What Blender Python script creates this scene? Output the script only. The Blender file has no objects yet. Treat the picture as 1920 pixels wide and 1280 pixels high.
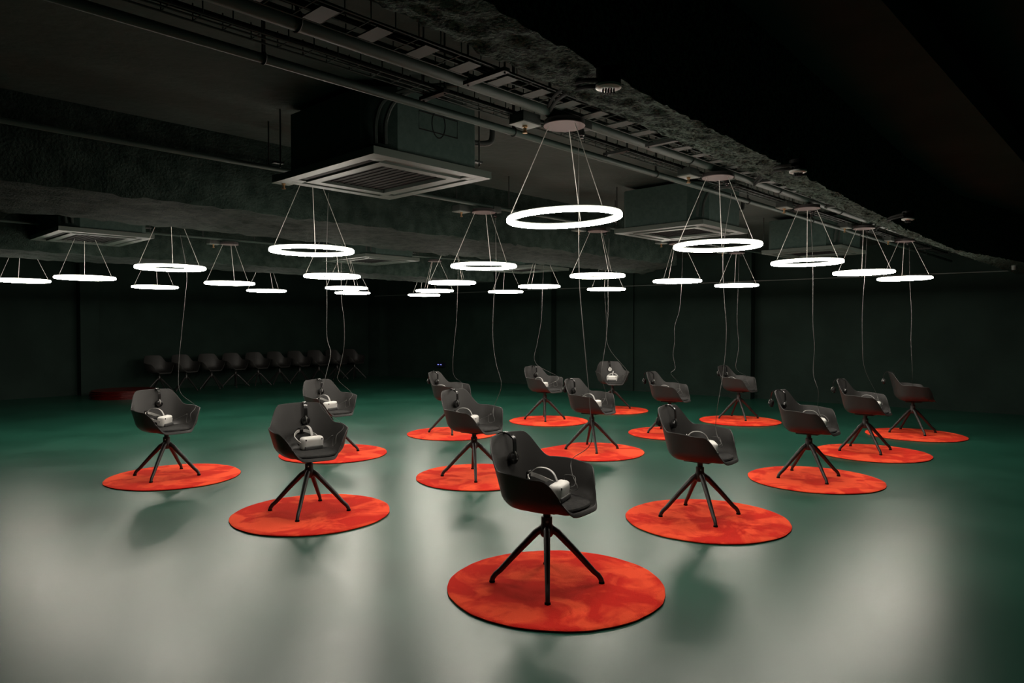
import bpy, bmesh, math, random
from mathutils import Vector, Matrix, noise
random.seed(7)
S = bpy.context.scene
COL = S.collection
R = math.radians

# ------------------------------------------------------------------ camera, world, exposure
EYE = 1.449
cam_d = bpy.data.cameras.new('camera')
cam_d.sensor_width = 36.0
cam_d.lens = 36.0 * 1309.5 / 1920.0
cam_d.clip_end = 120
cam = bpy.data.objects.new('camera', cam_d)
cam.location = (0, 0, EYE)
cam.rotation_euler = (R(90) - 0.02064, 0, 0)
COL.objects.link(cam)
S.camera = cam
W = bpy.data.worlds.new('dark_world')
S.world = W
W.use_nodes = True
W.node_tree.nodes['Background'].inputs[0].default_value = (0.0, 0.0, 0.0, 1)
W.node_tree.nodes['Background'].inputs[1].default_value = 0.0
S.view_settings.view_transform = 'Standard'
S.view_settings.look = 'None'
S.view_settings.exposure = 0.0
S.view_settings.gamma = 1.0
S.view_settings.use_curve_mapping = False
LAMP_STRENGTH = 100.0

# ------------------------------------------------------------------ materials
def mat(name, col, rough=0.6, spec=0.5, metal=0.0):
    m = bpy.data.materials.new(name)
    m.use_nodes = True
    b = m.node_tree.nodes['Principled BSDF']
    b.inputs['Base Color'].default_value = (*col, 1)
    b.inputs['Roughness'].default_value = rough
    b.inputs['Specular IOR Level'].default_value = spec
    b.inputs['Metallic'].default_value = metal
    return m

def nodes(m):
    return m.node_tree.nodes, m.node_tree.links, m.node_tree.nodes['Principled BSDF']

def add_noise(m, scale, detail, c1, c2, p1=0.35, p2=0.65, bump=0.0, bscale=None, bdist=0.01, rough=None, stretch=None):
    N, Lk, b = nodes(m)
    tc = N.new('ShaderNodeTexCoord')
    src = tc.outputs['Object']
    if stretch:
        mp = N.new('ShaderNodeMapping'); mp.inputs['Scale'].default_value = stretch
        Lk.new(src, mp.inputs[0]); src = mp.outputs[0]
    n = N.new('ShaderNodeTexNoise')
    n.inputs['Scale'].default_value = scale; n.inputs['Detail'].default_value = detail
    Lk.new(src, n.inputs['Vector'])
    r = N.new('ShaderNodeValToRGB')
    r.color_ramp.elements[0].position = p1; r.color_ramp.elements[0].color = (*c1, 1)
    r.color_ramp.elements[1].position = p2; r.color_ramp.elements[1].color = (*c2, 1)
    Lk.new(n.outputs['Fac'], r.inputs[0]); Lk.new(r.outputs[0], b.inputs['Base Color'])
    if rough:
        mr = N.new('ShaderNodeMapRange')
        mr.inputs['To Min'].default_value, mr.inputs['To Max'].default_value = rough
        Lk.new(n.outputs['Fac'], mr.inputs[0]); Lk.new(mr.outputs[0], b.inputs['Roughness'])
    if bump:
        n2 = N.new('ShaderNodeTexNoise')
        n2.inputs['Scale'].default_value = bscale or scale * 4; n2.inputs['Detail'].default_value = 4
        Lk.new(src, n2.inputs['Vector'])
        bp = N.new('ShaderNodeBump')
        bp.inputs['Strength'].default_value = bump; bp.inputs['Distance'].default_value = bdist
        Lk.new(n2.outputs['Fac'], bp.inputs['Height']); Lk.new(bp.outputs[0], b.inputs['Normal'])
    return m

M = {}
M['floor'] = add_noise(mat('green_floor_paint', (0.01, 0.09, 0.055), 0.36, 0.6), 1.1, 5,
                       (0.009, 0.062, 0.040), (0.013, 0.084, 0.055), bump=0.10, bscale=260, bdist=0.003, rough=(0.25, 0.37))
M['ceiling'] = add_noise(mat('painted_concrete', (0.05, 0.06, 0.05), 0.85, 0.25), 2.2, 8,
                         (0.032, 0.046, 0.039), (0.045, 0.060, 0.052), bump=0.35, bscale=14, bdist=0.02)
M['spray'] = add_noise(mat('sprayed_texture', (0.04, 0.05, 0.04), 0.95, 0.1), 52, 4,
                       (0.012, 0.022, 0.017), (0.105, 0.150, 0.122), 0.40, 0.56, bump=1.0, bscale=95, bdist=0.02)
M['coat'] = add_noise(mat('shaded_sprayed_texture', (0.02, 0.03, 0.024), 0.95, 0.1), 9, 6,
                     (0.010, 0.019, 0.015), (0.026, 0.040, 0.033), bump=0.9, bscale=55, bdist=0.02)  # darker copy of the sprayed coat, shade put into its colour
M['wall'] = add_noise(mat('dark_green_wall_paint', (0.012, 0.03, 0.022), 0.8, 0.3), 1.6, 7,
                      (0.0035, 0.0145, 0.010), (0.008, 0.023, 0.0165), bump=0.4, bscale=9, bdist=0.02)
M['shell'] = mat('black_moulded_plastic', (0.027, 0.026, 0.025), 0.48, 0.4)
M['pad'] = add_noise(mat('black_felt', (0.03, 0.03, 0.03), 0.9, 0.2), 40, 3, (0.024, 0.024, 0.024), (0.038, 0.037, 0.036), bump=0.3, bscale=300, bdist=0.002)
M['metal'] = mat('black_powder_coat', (0.018, 0.017, 0.016), 0.42, 0.5)
M['steel'] = mat('grey_steel', (0.25, 0.25, 0.24), 0.35, 0.5, 1.0)
M['white'] = mat('white_plastic', (0.78, 0.77, 0.74), 0.38, 0.5)
M['grey'] = mat('light_grey_plastic', (0.42, 0.41, 0.40), 0.45, 0.5)
M['darkgrey'] = mat('dark_grey_plastic', (0.09, 0.09, 0.09), 0.45, 0.5)
M['strap'] = mat('white_elastic_strap', (0.55, 0.54, 0.52), 0.85, 0.2)
M['foam'] = mat('black_foam', (0.015, 0.015, 0.015), 0.9, 0.2)
M['gloss'] = mat('black_gloss_plastic', (0.012, 0.012, 0.012), 0.25, 0.5)
M['cable_white'] = mat('grey_cable', (0.11, 0.11, 0.105), 0.5, 0.4)
M['cable_black'] = mat('black_cable', (0.006, 0.007, 0.006), 0.9, 0.04)
M['canopy'] = mat('dusty_pink_grey_metal', (0.115, 0.088, 0.088), 0.5, 0.4)
M['canopy_side'] = mat('dark_canopy_side', (0.03, 0.026, 0.026), 0.6, 0.4)
M['tray'] = mat('dark_green_painted_steel', (0.022, 0.032, 0.027), 0.6, 0.3)
M['pipe'] = mat('green_painted_pipe', (0.030, 0.052, 0.043), 0.55, 0.35)
M['rod'] = mat('threaded_rod', (0.02, 0.024, 0.022), 0.6, 0.4)
M['box'] = mat('junction_box_grey', (0.05, 0.06, 0.055), 0.6, 0.4)
M['lid'] = mat('pale_box_lid', (0.16, 0.18, 0.165), 0.5, 0.4)
M['wire'] = mat('bright_suspension_wire', (0.62, 0.60, 0.56), 0.4, 0.5)
M['brass'] = mat('brass_fitting', (0.55, 0.36, 0.2), 0.35, 0.5, 1.0)
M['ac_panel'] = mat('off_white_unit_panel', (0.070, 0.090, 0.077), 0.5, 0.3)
M['ac_body'] = add_noise(mat('green_painted_insulation', (0.05, 0.085, 0.07), 0.75, 0.3), 30, 4, (0.026, 0.052, 0.043), (0.038, 0.065, 0.055), bump=0.4, bscale=120, bdist=0.004)
M['ac_grille'] = mat('dark_grille', (0.012, 0.012, 0.012), 0.8, 0.2)
M['slot'] = mat('black_louvre', (0.007, 0.007, 0.007), 0.8, 0.2)
M['backing'] = mat('dark_rug_backing', (0.05, 0.008, 0.006), 0.9, 0.2)
M['device'] = mat('dark_device_plastic', (0.01, 0.012, 0.03), 0.4, 0.5)

rug = add_noise(mat('red_orange_pile', (0.8, 0.07, 0.02), 0.95, 0.1), 3.4, 4,
                (0.64, 0.013, 0.009), (0.93, 0.080, 0.030), 0.45, 0.57, bump=0.7, bscale=240, bdist=0.004)
M['rug'] = rug
rN, rL, rB = nodes(rug)
rB.inputs['Sheen Weight'].default_value = 0.25
rB.inputs['Sheen Tint'].default_value = (1, 0.25, 0.1, 1)
oi = rN.new('ShaderNodeObjectInfo')
tx = [n for n in rN if n.type == 'TEX_NOISE'][0]
tx.noise_dimensions = '4D'
tx.inputs['Distortion'].default_value = 1.0
mul = rN.new('ShaderNodeMath'); mul.operation = 'MULTIPLY'; mul.inputs[1].default_value = 40
rL.new(oi.outputs['Random'], mul.inputs[0]); rL.new(mul.outputs[0], tx.inputs['W'])

M['rug_spare'] = add_noise(mat('shade_darkened_wrapped_pile', (0.10, 0.004, 0.003), 0.25, 0.5), 5, 3, (0.07, 0.002, 0.002), (0.13, 0.006, 0.004), bump=0.5, bscale=18, bdist=0.01)  # wrapped pile, its red darkened to carry the dim light by the wall

def emis(name, col, s):
    m = bpy.data.materials.new(name); m.use_nodes = True
    N = m.node_tree.nodes; N.remove(N['Principled BSDF'])
    e = N.new('ShaderNodeEmission'); e.inputs[0].default_value = (*col, 1); e.inputs[1].default_value = s
    m.node_tree.links.new(e.outputs[0], N['Material Output'].inputs[0])
    return m
M['lamp'] = emis('lit_diffuser', (1.0, 0.92, 0.80), LAMP_STRENGTH)
# the diffuser opens downwards: the underside gives most of the light, the flanks and the top less
_n = M['lamp'].node_tree.nodes; _l = M['lamp'].node_tree.links
_g = _n.new('ShaderNodeNewGeometry'); _s = _n.new('ShaderNodeSeparateXYZ'); _l.new(_g.outputs['Normal'], _s.inputs[0])
_r = _n.new('ShaderNodeValToRGB'); _m = _n.new('ShaderNodeMapRange')
_m.inputs['From Min'].default_value = -1.0; _l.new(_s.outputs['Z'], _m.inputs[0]); _l.new(_m.outputs[0], _r.inputs[0])
_r.color_ramp.elements[0].position = 0.0; _r.color_ramp.elements[0].color = (1, 1, 1, 1)
_r.color_ramp.elements[1].position = 1.0; _r.color_ramp.elements[1].color = (0.22, 0.22, 0.22, 1)
_e = _r.color_ramp.elements.new(0.5); _e.color = (0.36, 0.36, 0.36, 1)
_x = _n.new('ShaderNodeMath'); _x.operation = 'MULTIPLY'; _x.inputs[1].default_value = LAMP_STRENGTH
_l.new(_r.outputs[0], _x.inputs[0])
_l.new(_x.outputs[0], [q for q in _n if q.type == 'EMISSION'][0].inputs[1])
M['blue'] = emis('blue_indicator', (0.25, 0.3, 1.0), 1.2)

# ------------------------------------------------------------------ helpers
def tag(o, label=None, cat=None, group=None, kind=None):
    if label: o['label'] = label
    if cat: o['category'] = cat
    if group: o['group'] = group
    if kind: o['kind'] = kind
    return o

def link(name, me, parent=None):
    o = bpy.data.objects.new(name, me)
    COL.objects.link(o)
    if parent: o.parent = parent
    return o

def mesh(name, bm, m, smooth=True):
    bmesh.ops.recalc_face_normals(bm, faces=bm.faces)
    me = bpy.data.meshes.new(name)
    bm.to_mesh(me); bm.free()
    if m: me.materials.append(m)
    if smooth:
        for p in me.polygons: p.use_smooth = True
        try: me.set_sharp_from_angle(angle=R(38))
        except Exception: pass
    return me

def obj(name, bm, m, parent=None, smooth=True):
    return link(name, mesh(name, bm, m, smooth), parent)

def empty(name, loc, rz=0, parent=None):
    o = link(name, None, parent)
    o.location = loc; o.rotation_euler = (0, 0, rz)
    o.empty_display_size = 0.1
    return o

def copy_tree(o, parent=None):
    c = o.copy(); COL.objects.link(c); c.parent = parent
    for ch in list(o.children): copy_tree(ch, c)
    return c

def box(bm, c, s, rz=0.0, bev=0.0, seg=2):
    r = bmesh.ops.create_cube(bm, size=1)
    vs = r['verts']
    Mx = Matrix.Translation(c) @ Matrix.Rotation(rz, 4, 'Z') @ Matrix.Diagonal((*s, 1))
    bmesh.ops.transform(bm, matrix=Mx, verts=vs)
    if bev:
        es = list({e for v in vs for e in v.link_edges})
        bmesh.ops.bevel(bm, geom=es, offset=bev, segments=seg, affect='EDGES', profile=0.6)
    return bm

def tube(bm, pts, rad, seg=8, cap=True, flat=1.0, closed=False):
    pts = [Vector(p) for p in pts]
    n = len(pts)
    rads = rad if isinstance(rad, (list, tuple)) else [rad] * n
    rings = []; nrm = None
    for i, p in enumerate(pts):
        if closed:
            t = (pts[(i + 1) % n] - pts[i - 1]).normalized()
        else:
            t = (pts[min(i + 1, n - 1)] - pts[max(i - 1, 0)]).normalized()
        if nrm is None:
            a = Vector((0, 0, 1)) if abs(t.z) < 0.9 else Vector((1, 0, 0))
            nrm = a - t * a.dot(t)
        nrm = (nrm - t * nrm.dot(t)).normalized()
        b = t.cross(nrm)
        rings.append([bm.verts.new(p + (nrm * math.cos(2 * math.pi * k / seg) * flat + b * math.sin(2 * math.pi * k / seg)) * rads[i]) for k in range(seg)])
    m = n if closed else n - 1
    for i in range(m):
        A, B = rings[i], rings[(i + 1) % n]
        for k in range(seg):
            bm.faces.new((A[k], A[(k + 1) % seg], B[(k + 1) % seg], B[k]))
    if cap and not closed:
        bm.faces.new(rings[0][::-1]); bm.faces.new(rings[-1])
    return bm

def lathe(bm, prof, seg=24, c=(0, 0, 0)):
    rings = []
    for r, z in prof:
        if r < 1e-5:
            rings.append([bm.verts.new((c[0], c[1], c[2] + z))])
        else:
            rings.append([bm.verts.new((c[0] + r * math.cos(2 * math.pi * k / seg), c[1] + r * math.sin(2 * math.pi * k / seg), c[2] + z)) for k in range(seg)])
    for A, B in zip(rings, rings[1:]):
        for k in range(seg):
            k2 = (k + 1) % seg
            if len(A) == 1 and len(B) == 1: continue
            if len(A) == 1: bm.faces.new((A[0], B[k], B[k2]))
            elif len(B) == 1: bm.faces.new((A[k], A[k2], B[0]))
            else: bm.faces.new((A[k], A[k2], B[k2], B[k]))
    return bm

def catmull(pts, n=6):
    P = [Vector(p) for p in pts]
    P = [P[0] * 2 - P[1]] + P + [P[-1] * 2 - P[-2]]
    out = []
    for i in range(1, len(P) - 2):
        for k in range(n):
            t = k / n
            a, b, c, d = P[i - 1], P[i], P[i + 1], P[i + 2]
            out.append(0.5 * ((2 * b) + (c - a) * t + (2 * a - 5 * b + 4 * c - d) * t * t + (3 * b - a - 3 * c + d) * t ** 3))
    out.append(P[-2])
    return out

def sstep(a, b, x):
    t = min(1, max(0, (x - a) / (b - a)))
    return t * t * (3 - 2 * t)

# service direction (trays, ceiling units, beams): u runs away to the right, v to the left
TH = R(43.5)
UX, UY = math.sin(TH), math.cos(TH)
URZ = math.pi / 2 - TH            # rotation that lays local +x along u
def uv(u, v, z): return Vector((UX * u - UY * v, UY * u + UX * v, z))
def to_uv(x, y): return (x * UX + y * UY, -x * UY + y * UX)

# ------------------------------------------------------------------ setting
CEIL = 2.95
C0 = Vector((-4.10, 21.08)); DL = Vector((0.641, 0.767)).normalized(); DE = Vector((0.7937, -0.608)).normalized()
C1 = C0 + DE * 24; C3 = C0 - DL * 31; C2 = C1 - DL * 31
def poly(name, pts, m, flip=False):
    bm = bmesh.new()
    f = bm.faces.new([bm.verts.new(p) for p in pts])
    me = bpy.data.meshes.new(name)
    bm.to_mesh(me); bm.free(); me.materials.append(m)
    return tag(link(name, me), kind='structure')
def slab(name, corners, z0, z1, m):
    bm = bmesh.new()
    lo = [bm.verts.new((c[0], c[1], z0)) for c in corners]; hi = [bm.verts.new((c[0], c[1], z1)) for c in corners]
    bm.faces.new(lo[::-1]); bm.faces.new(hi)
    for i in range(len(lo)):
        j = (i + 1) % len(lo)
        bm.faces.new((lo[i], lo[j], hi[j], hi[i]))
    return tag(obj(name, bm, m, smooth=False), kind='structure')
room = [C0, C1, C2, C3]
slab('floor', room, -0.2, 0.0, M['floor'])
CEIL2 = 3.4                      # bay nearer than the first beam, raised to dim its ceiling
B1A, B1B = Vector((-3.55, -2.35)), Vector((9.0, 11.02))
_d = (B1A - B1B).normalized(); _e = (C2 - C3)
_k = ((C3.x - B1A.x) * _d.y - (C3.y - B1A.y) * _d.x) / -(_e.x * _d.y - _e.y * _d.x)
B1S = C3 + _e * _k
slab('ceiling', [C0, B1B, B1S, C3], CEIL, CEIL + 0.2, M['ceiling'])
slab('ceiling_1', room, CEIL2, CEIL2 + 0.2, M['wall'])  # darker wall colour stands in for the shade over the near bay
def wall(name, a, b):
    d = (b - a).normalized(); n = Vector((d.y, -d.x))
    ctr = (C0 + C1 + C2 + C3) / 4
    if n.dot(ctr - a) > 0: n = -n
    return slab(name, [a - d * 0.2, b + d * 0.2, b + d * 0.2 + n * 0.2, a - d * 0.2 + n * 0.2], -0.2, CEIL2 + 0.2, M['wall'])
wall('wall_left', C0, C3); wall('wall_back', C0, C1); wall('wall_right', C1, C2); wall('wall_front', C2, C3)

# shallow pilasters against the two visible walls
def pilaster(name, p, d, n, w, dep):
    a = Vector(p) - d * w / 2; b = Vector(p) + d * w / 2
    slab(name, [a, b, b + n * dep, a + n * dep], 0.0, CEIL, M['wall'])
NE = Vector((-DE.y, DE.x)); NE = NE if NE.dot(-C0) > 0 else -NE
NL = Vector((-DL.y, DL.x)); NL = NL if NL.dot(-C0) > 0 else -NL
pilaster('trim_1', C0 + DE * 0.25 - NE * 0.0, DE, NE, 0.5, 0.3)
def wall_hit(px):    # distance along the end wall where the sight line x/y = px meets it
    return (px * C0.y - C0.x) / (DE.x - px * DE.y)
pilaster('trim_2', C0 + DE * wall_hit(0.055), DE, NE, 0.34, 0.22)
pilaster('trim_3', C0 + DE * wall_hit(0.172), DE, NE, 0.10, 0.05)
pilaster('trim_4', C0 + DE * wall_hit(0.333), DE, NE, 0.42, 0.24)
pilaster('trim_5', Vector((-9.16, 15.02)) , DL, NL, 0.36, 0.22)

# ceiling beams with a rough sprayed coat
def beam(name, near, far, zb, zt, m, step=0.07, nc=12, seed=0, amp=0.025):
    near = [Vector(p) for p in near]; far = [Vector(p) for p in far]
    def samp(pl, t):
        ls = [0]
        for a, b in zip(pl, pl[1:]): ls.append(ls[-1] + (b - a).length)
        s = t * ls[-1]
        for i in range(len(pl) - 1):
            if s <= ls[i + 1] + 1e-9:
                f = (s - ls[i]) / (ls[i + 1] - ls[i]); return pl[i].lerp(pl[i + 1], f)
        return pl[-1]
    L = sum((b - a).length for a, b in zip(near, near[1:]))
    n = int(L / step)
    bm = bmesh.new(); rows = []
    for i in range(n + 1):
        t = i / n
        a, b = samp(near, t), samp(far, t)
        row = []
        k_up = 7
        prof = [(0.0, zt - (zt - zb) * k / k_up) for k in range(k_up)] + [(k / nc, zb) for k in range(nc + 1)] + [(1.0, zb + (zt - zb) * k / 3) for k in range(1, 4)]
        for q, (f, z) in enumerate(prof):
            p = a.lerp(b, f)
            v = Vector((p.x, p.y, z))
            nn = 0.22 * noise.noise_vector(Vector((p.x * 7 + seed, p.y * 7, z * 7))) + 0.9 * noise.noise_vector(Vector((p.x * 23, p.y * 23 + seed, z * 23)))
            if 0 < q < len(prof) - 1: v += nn * amp
            row.append(bm.verts.new(v))
        rows.append(row)
    for A, B in zip(rows, rows[1:]):
        for k in range(len(A) - 1):
            bm.faces.new((A[k], B[k], B[k + 1], A[k + 1]))
    for e in (rows[0], rows[-1]):
        try: bm.faces.new(e)
        except Exception: pass
    return tag(obj(name, bm, m), kind='structure')
def V2(p): return Vector((p[0], p[1]))
b1n = [tuple(B1S + Vector((0.40, -0.2))), (-2.0, -0.45), (-0.09, 1.88), (0.59, 2.75), (1.63, 3.98), (3.52, 6.25), (5.0, 7.9), (8.9, 11.05)]
b1f = [tuple(B1S), (-2.2, -0.40), (-0.34, 1.93), (0.285, 2.72), (0.88, 3.42), (1.77, 4.44), (3.68, 6.62), (8.3, 11.5)]
beam('trim_6', b1n, b1f, 2.32, CEIL2 + 0.02, M['spray'], step=0.035, nc=16, seed=1, amp=0.014)
def line_uv(v, u0, u1, n=4):
    return [tuple(uv(u0 + (u1 - u0) * k / n, v, 0)[:2]) for k in range(n + 1)]
beam('trim_7', line_uv(5.37, -7, 9.2), line_uv(6.75, -7, 10.4), 2.37, CEIL + 0.02, M['coat'], step=0.07, nc=14, seed=5)
beam('trim_8', line_uv(9.6, -9, 9.6), line_uv(10.72, -7.5, 9.6), 2.33, CEIL + 0.02, M['coat'], step=0.09, nc=14, seed=9)

# ------------------------------------------------------------------ rugs
def rug_mesh(seed, notch=None, pm='rug'):
    rnd = random.Random(seed)
    ph = [rnd.uniform(0, 6.28) for _ in range(6)]
    bm = bmesh.new(); NS = 96
    prof = [(0.0, 0.0145), (0.25, 0.0145), (0.5, 0.0145), (0.72, 0.0145), (0.88, 0.0145), (0.955, 0.0145), (0.985, 0.0135), (1.0, 0.0095), (1.0, 0.004)]
    rings = []
    for f, z in prof:
        ring = []
        for k in range(NS):
            a = 2 * math.pi * k / NS
            rr = 0.6 * f * (1 + f * f * (0.006 * math.sin(2 * a + ph[0]) + 0.005 * math.sin(3 * a + ph[1]) + 0.003 * math.sin(7 * a + ph[2]) + 0.0025 * math.sin(13 * a + ph[3]) + 0.0015 * math.sin(29 * a + ph[4])))
            x, y = rr * math.cos(a), rr * math.sin(a)
            if notch is not None:
                na, nd = notch
                d = x * math.cos(na) + y * math.sin(na)
                if d > nd: x -= (d - nd) * math.cos(na); y -= (d - nd) * math.sin(na)
            zz = z
            if 0 < f < 0.97: zz += 0.0016 * noise.noise(Vector((x * 14 + seed * 3, y * 14, 0)))
            ring.append(bm.verts.new((x, y, zz)))
        rings.append(ring)
    c = rings[0]
    bmesh.ops.pointmerge(bm, verts=c, merge_co=(0, 0, 0.0145))
    cv = [v for v in bm.verts if v.is_valid and v.co.length < 0.02][0]
    for k in range(NS): bm.faces.new((cv, rings[1][k], rings[1][(k + 1) % NS]))
    for A, B in zip(rings[1:], rings[2:]):
        for k in range(NS): bm.faces.new((A[k], A[(k + 1) % NS], B[(k + 1) % NS], B[k]))
    bot = [(v.co.x, v.co.y) for v in rings[-1]]
    pile = mesh('pile', bm, M[pm])
    bm = bmesh.new()
    hi = [bm.verts.new((x * 0.994, y * 0.994, 0.0045)) for x, y in bot]; lo = [bm.verts.new((x * 0.994, y * 0.994, 0.0)) for x, y in bot]
    bm.faces.new(hi); bm.faces.new(lo[::-1])
    for k in range(NS): bm.faces.new((lo[k], lo[(k + 1) % NS], hi[(k + 1) % NS], hi[k]))
    return pile, mesh('backing', bm, M['backing'], False)
def make_rug(loc, seed, label, group, rz=0.0, notch=None, share=None):
    t = empty('round_rug', loc, rz)
    p, b = share or rug_mesh(seed, notch)
    link('pile', p, t); link('backing', b, t)
    tag(t, label, 'rug', group)
    return t, (p, b)

ROW = ['right-hand', 'middle', 'left-hand']
ORD = ['first', 'second', 'third', 'fourth', 'last']
RUGS = {(0,0):(0.246,3.876),(0,1):(1.463,5.216),(0,2):(2.871,6.599),(0,3):(4.133,7.983),(0,4):(5.40,9.33),
        (1,0):(-1.552,5.392),(1,1):(-0.322,6.724),(1,2):(0.926,8.084),(1,3):(2.186,9.449),(1,4):(3.507,10.737),
        (2,0):(-3.266,6.728),(2,1):(-2.036,7.957),(2,2):(-0.812,9.453),(2,3):(0.569,10.723),(2,4):(1.763,12.117)}
RUGLBL = {(0,0):'largest-looking red round rug, nearest the camera, under the front chair',
          (1,2):'red round rug with a straight folded back-left edge, in the middle diagonal row'}
for (i, j), (x, y) in RUGS.items():
    lbl = RUGLBL.get((i, j), 'red round rug under the %s chair from the front in the %s diagonal row' % (ORD[j], ROW[i]))
    make_rug((x, y, 0.0005), i * 5 + j + 1, lbl, 'red round rugs under the chairs', notch=(R(133), 0.50) if (i, j) == (1, 2) else None)

# spare rugs piled on the floor by the left wall
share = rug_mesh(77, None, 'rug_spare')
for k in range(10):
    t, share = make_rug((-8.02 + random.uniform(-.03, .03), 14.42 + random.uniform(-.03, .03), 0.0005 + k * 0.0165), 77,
        'shade-darkened red rug in the pile by the left wall, ' + ('lowest of the pile' if k == 0 else 'topmost of the pile' if k == 9 else 'number %s up from the floor' % ['', 'two', 'three', 'four', 'five', 'six', 'seven', 'eight', 'nine'][k]),
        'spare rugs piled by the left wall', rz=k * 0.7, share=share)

# ------------------------------------------------------------------ chairs
ZB = 0.442
def rim(psi):
    z = 0.452
    z += 0.188 * sstep(24, 66, psi)
    z += 0.016 * sstep(66, 104, psi)
    z += 0.157 * sstep(119, 152, psi) + 0.005 * sstep(150, 180, psi)
    return z
def shell_point(phi, f):
    c, s = math.cos(phi), math.sin(phi)
    psi = abs(math.degrees(phi))
    a = 0.245 if c > 0 else 0.202; n = 2.9
    rb = (abs(c / a) ** n + abs(s / 0.236) ** n) ** (-1 / n)
    zr = rim(psi); h = zr - ZB
    if f <= 0.5:
        g = f / 0.5
        cr = min(0.075, max(h * 0.9, 0.02))
        r = g * (rb - cr)
        z = ZB + 0.004 - 0.006 * (1 - g)
        return Vector((r * c, r * s, z))
    g = (f - 0.5) / 0.5
    cr = min(0.075, max(h * 0.9, 0.02))
    if g < 0.4:
        al = g / 0.4 * math.pi / 2
        if psi < 40:
            al2 = al
        r = rb - cr + cr * math.sin(al); z = ZB + 0.004 + min(cr, h) * (1 - math.cos(al))
    else:
        q = (g - 0.4) / 0.6
        z0 = ZB + 0.004 + min(cr, h)
        z = z0 + (zr - z0) * q; r = rb
    up = max(0, z - ZB - 0.03)
    flare = 0.34 * sstep(30, 75, psi) * (1 - sstep(95, 150, psi)) + 0.27 * sstep(95, 150, psi)
    r += up * flare * (0.75 + 0.6 * up)
    # front lip: curl outward and down
    lip = 1 - sstep(20, 48, psi)
    if lip > 0:
        r += 0.022 * lip * g
        z -= 0.020 * lip * g * g
    return Vector((r * c, r * s, z))
def shell_mesh():
    bm = bmesh.new(); NS = 96; T = 0.0075
    fs = [0.2, 0.35, 0.5] + [0.5 + 0.5 * k / 14 for k in range(1, 15)]
    inn = []; 
    for f in fs:
        inn.append([shell_point(2 * math.pi * k / NS - math.pi, f) for k in range(NS)])
    ctr = Vector((0, 0, ZB - 0.002))
    nF = len(fs)
    def normal(i, k):
        du = inn[i][(k + 1) % NS] - inn[i][k - 1]
        dv = inn[min(i + 1, nF - 1)][k] - inn[max(i - 1, 0)][k]
        nn = du.cross(dv)
        return nn.normalized() if nn.length > 1e-9 else Vector((0, 0, 1))
    vi = [[bm.verts.new(p) for p in r] for r in inn]
    sgn = 1 if normal(0, 0).z > 0 else -1
    vo = [[bm.verts.new(inn[i][k] - normal(i, k) * sgn * T) for k in range(NS)] for i in range(nF)]
    ci = bm.verts.new(ctr); co = bm.verts.new(ctr - Vector((0, 0, T)))
    # rounded rim
    mid = [bm.verts.new((vi[-1][k].co + vo[-1][k].co) / 2 + (inn[-1][k] - inn[-2][k]).normalized() * 0.0035) for k in range(NS)]
    for k in range(NS):
        k2 = (k + 1) % NS
        bm.faces.new((ci, vi[0][k], vi[0][k2])); bm.faces.new((co, vo[0][k2], vo[0][k]))
        for i in range(nF - 1):
            bm.faces.new((vi[i][k], vi[i + 1][k], vi[i + 1][k2], vi[i][k2]))
            bm.faces.new((vo[i][k], vo[i][k2], vo[i + 1][k2], vo[i + 1][k]))
        bm.faces.new((vi[-1][k], mid[k], mid[k2], vi[-1][k2])); bm.faces.new((mid[k], vo[-1][k], vo[-1][k2], mid[k2]))
    me = mesh('shell', bm, M['shell'])
    return me
def pad_mesh():
    bm = bmesh.new(); NS = 64
    prof = [(0.0, 0.030), (0.4, 0.030), (0.75, 0.029), (0.92, 0.026), (0.985, 0.019), (1.0, 0.010), (0.985, 0.003), (0.9, 0.0), (0.0, 0.0)]
    rings = []
    for f, z in prof:
        ring = []
        for k in range(NS):
            a = 2 * math.pi * k / NS; c, s = math.cos(a), math.sin(a)
            ax = 0.240 if c > 0 else 0.155
            r = (abs(c / ax) ** 2.5 + abs(s / 0.200) ** 2.5) ** (-1 / 2.5)
            ring.append((r * f * c, r * f * s, ZB + 0.005 + z))
        rings.append(ring)
    v = [[bm.verts.new(rings[0][0])]] + [[bm.verts.new(p) for p in r] for r in rings[1:-1]] + [[bm.verts.new(rings[-1][0])]]
    for A, B in zip(v, v[1:]):
        for k in range(NS):
            k2 = (k + 1) % NS
            if len(A) == 1: bm.faces.new((A[0], B[k], B[k2]))
            elif len(B) == 1: bm.faces.new((A[k], A[k2], B[0]))
            else: bm.faces.new((A[k], A[k2], B[k2], B[k]))
    return mesh('seat_pad', bm, M['pad'])
ME = {}
ME['shell'] = shell_mesh(); ME['pad'] = pad_mesh()
bm = bmesh.new(); box(bm, (0, 0, 0.4225), (0.20, 0.16, 0.016), bev=0.004)
for sx in (-1, 1):
    box(bm, (sx * 0.075, 0, 0.430), (0.03, 0.13, 0.010), bev=0.002)
ME['mount'] = mesh('mount_plate', bm, M['metal'])
bm = bmesh.new(); lathe(bm, [(0, 0.418), (0.024, 0.418), (0.021, 0.400), (0.021, 0.372), (0, 0.372)], 20)
ME['column'] = mesh('swivel_column', bm, M['metal'])
bm = bmesh.new(); lathe(bm, [(0, 0.375), (0.028, 0.375), (0.031, 0.372), (0.031, 0.335), (0.038, 0.315), (0.036, 0.272), (0.028, 0.262), (0, 0.262)], 24)
ME['hub'] = mesh('hub', bm, M['metal'])
bm = bmesh.new()
tube(bm, [(0.018, 0, 0.312), (0.06, 0, 0.284), (0.16, 0, 0.180), (0.262, 0, 0.068), (0.288, 0, 0.046), (0.302, 0, 0.026), (0.307, 0, 0.010)],
     [0.019, 0.0185, 0.016, 0.0135, 0.013, 0.0125, 0.013], 12, flat=1.15)
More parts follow.
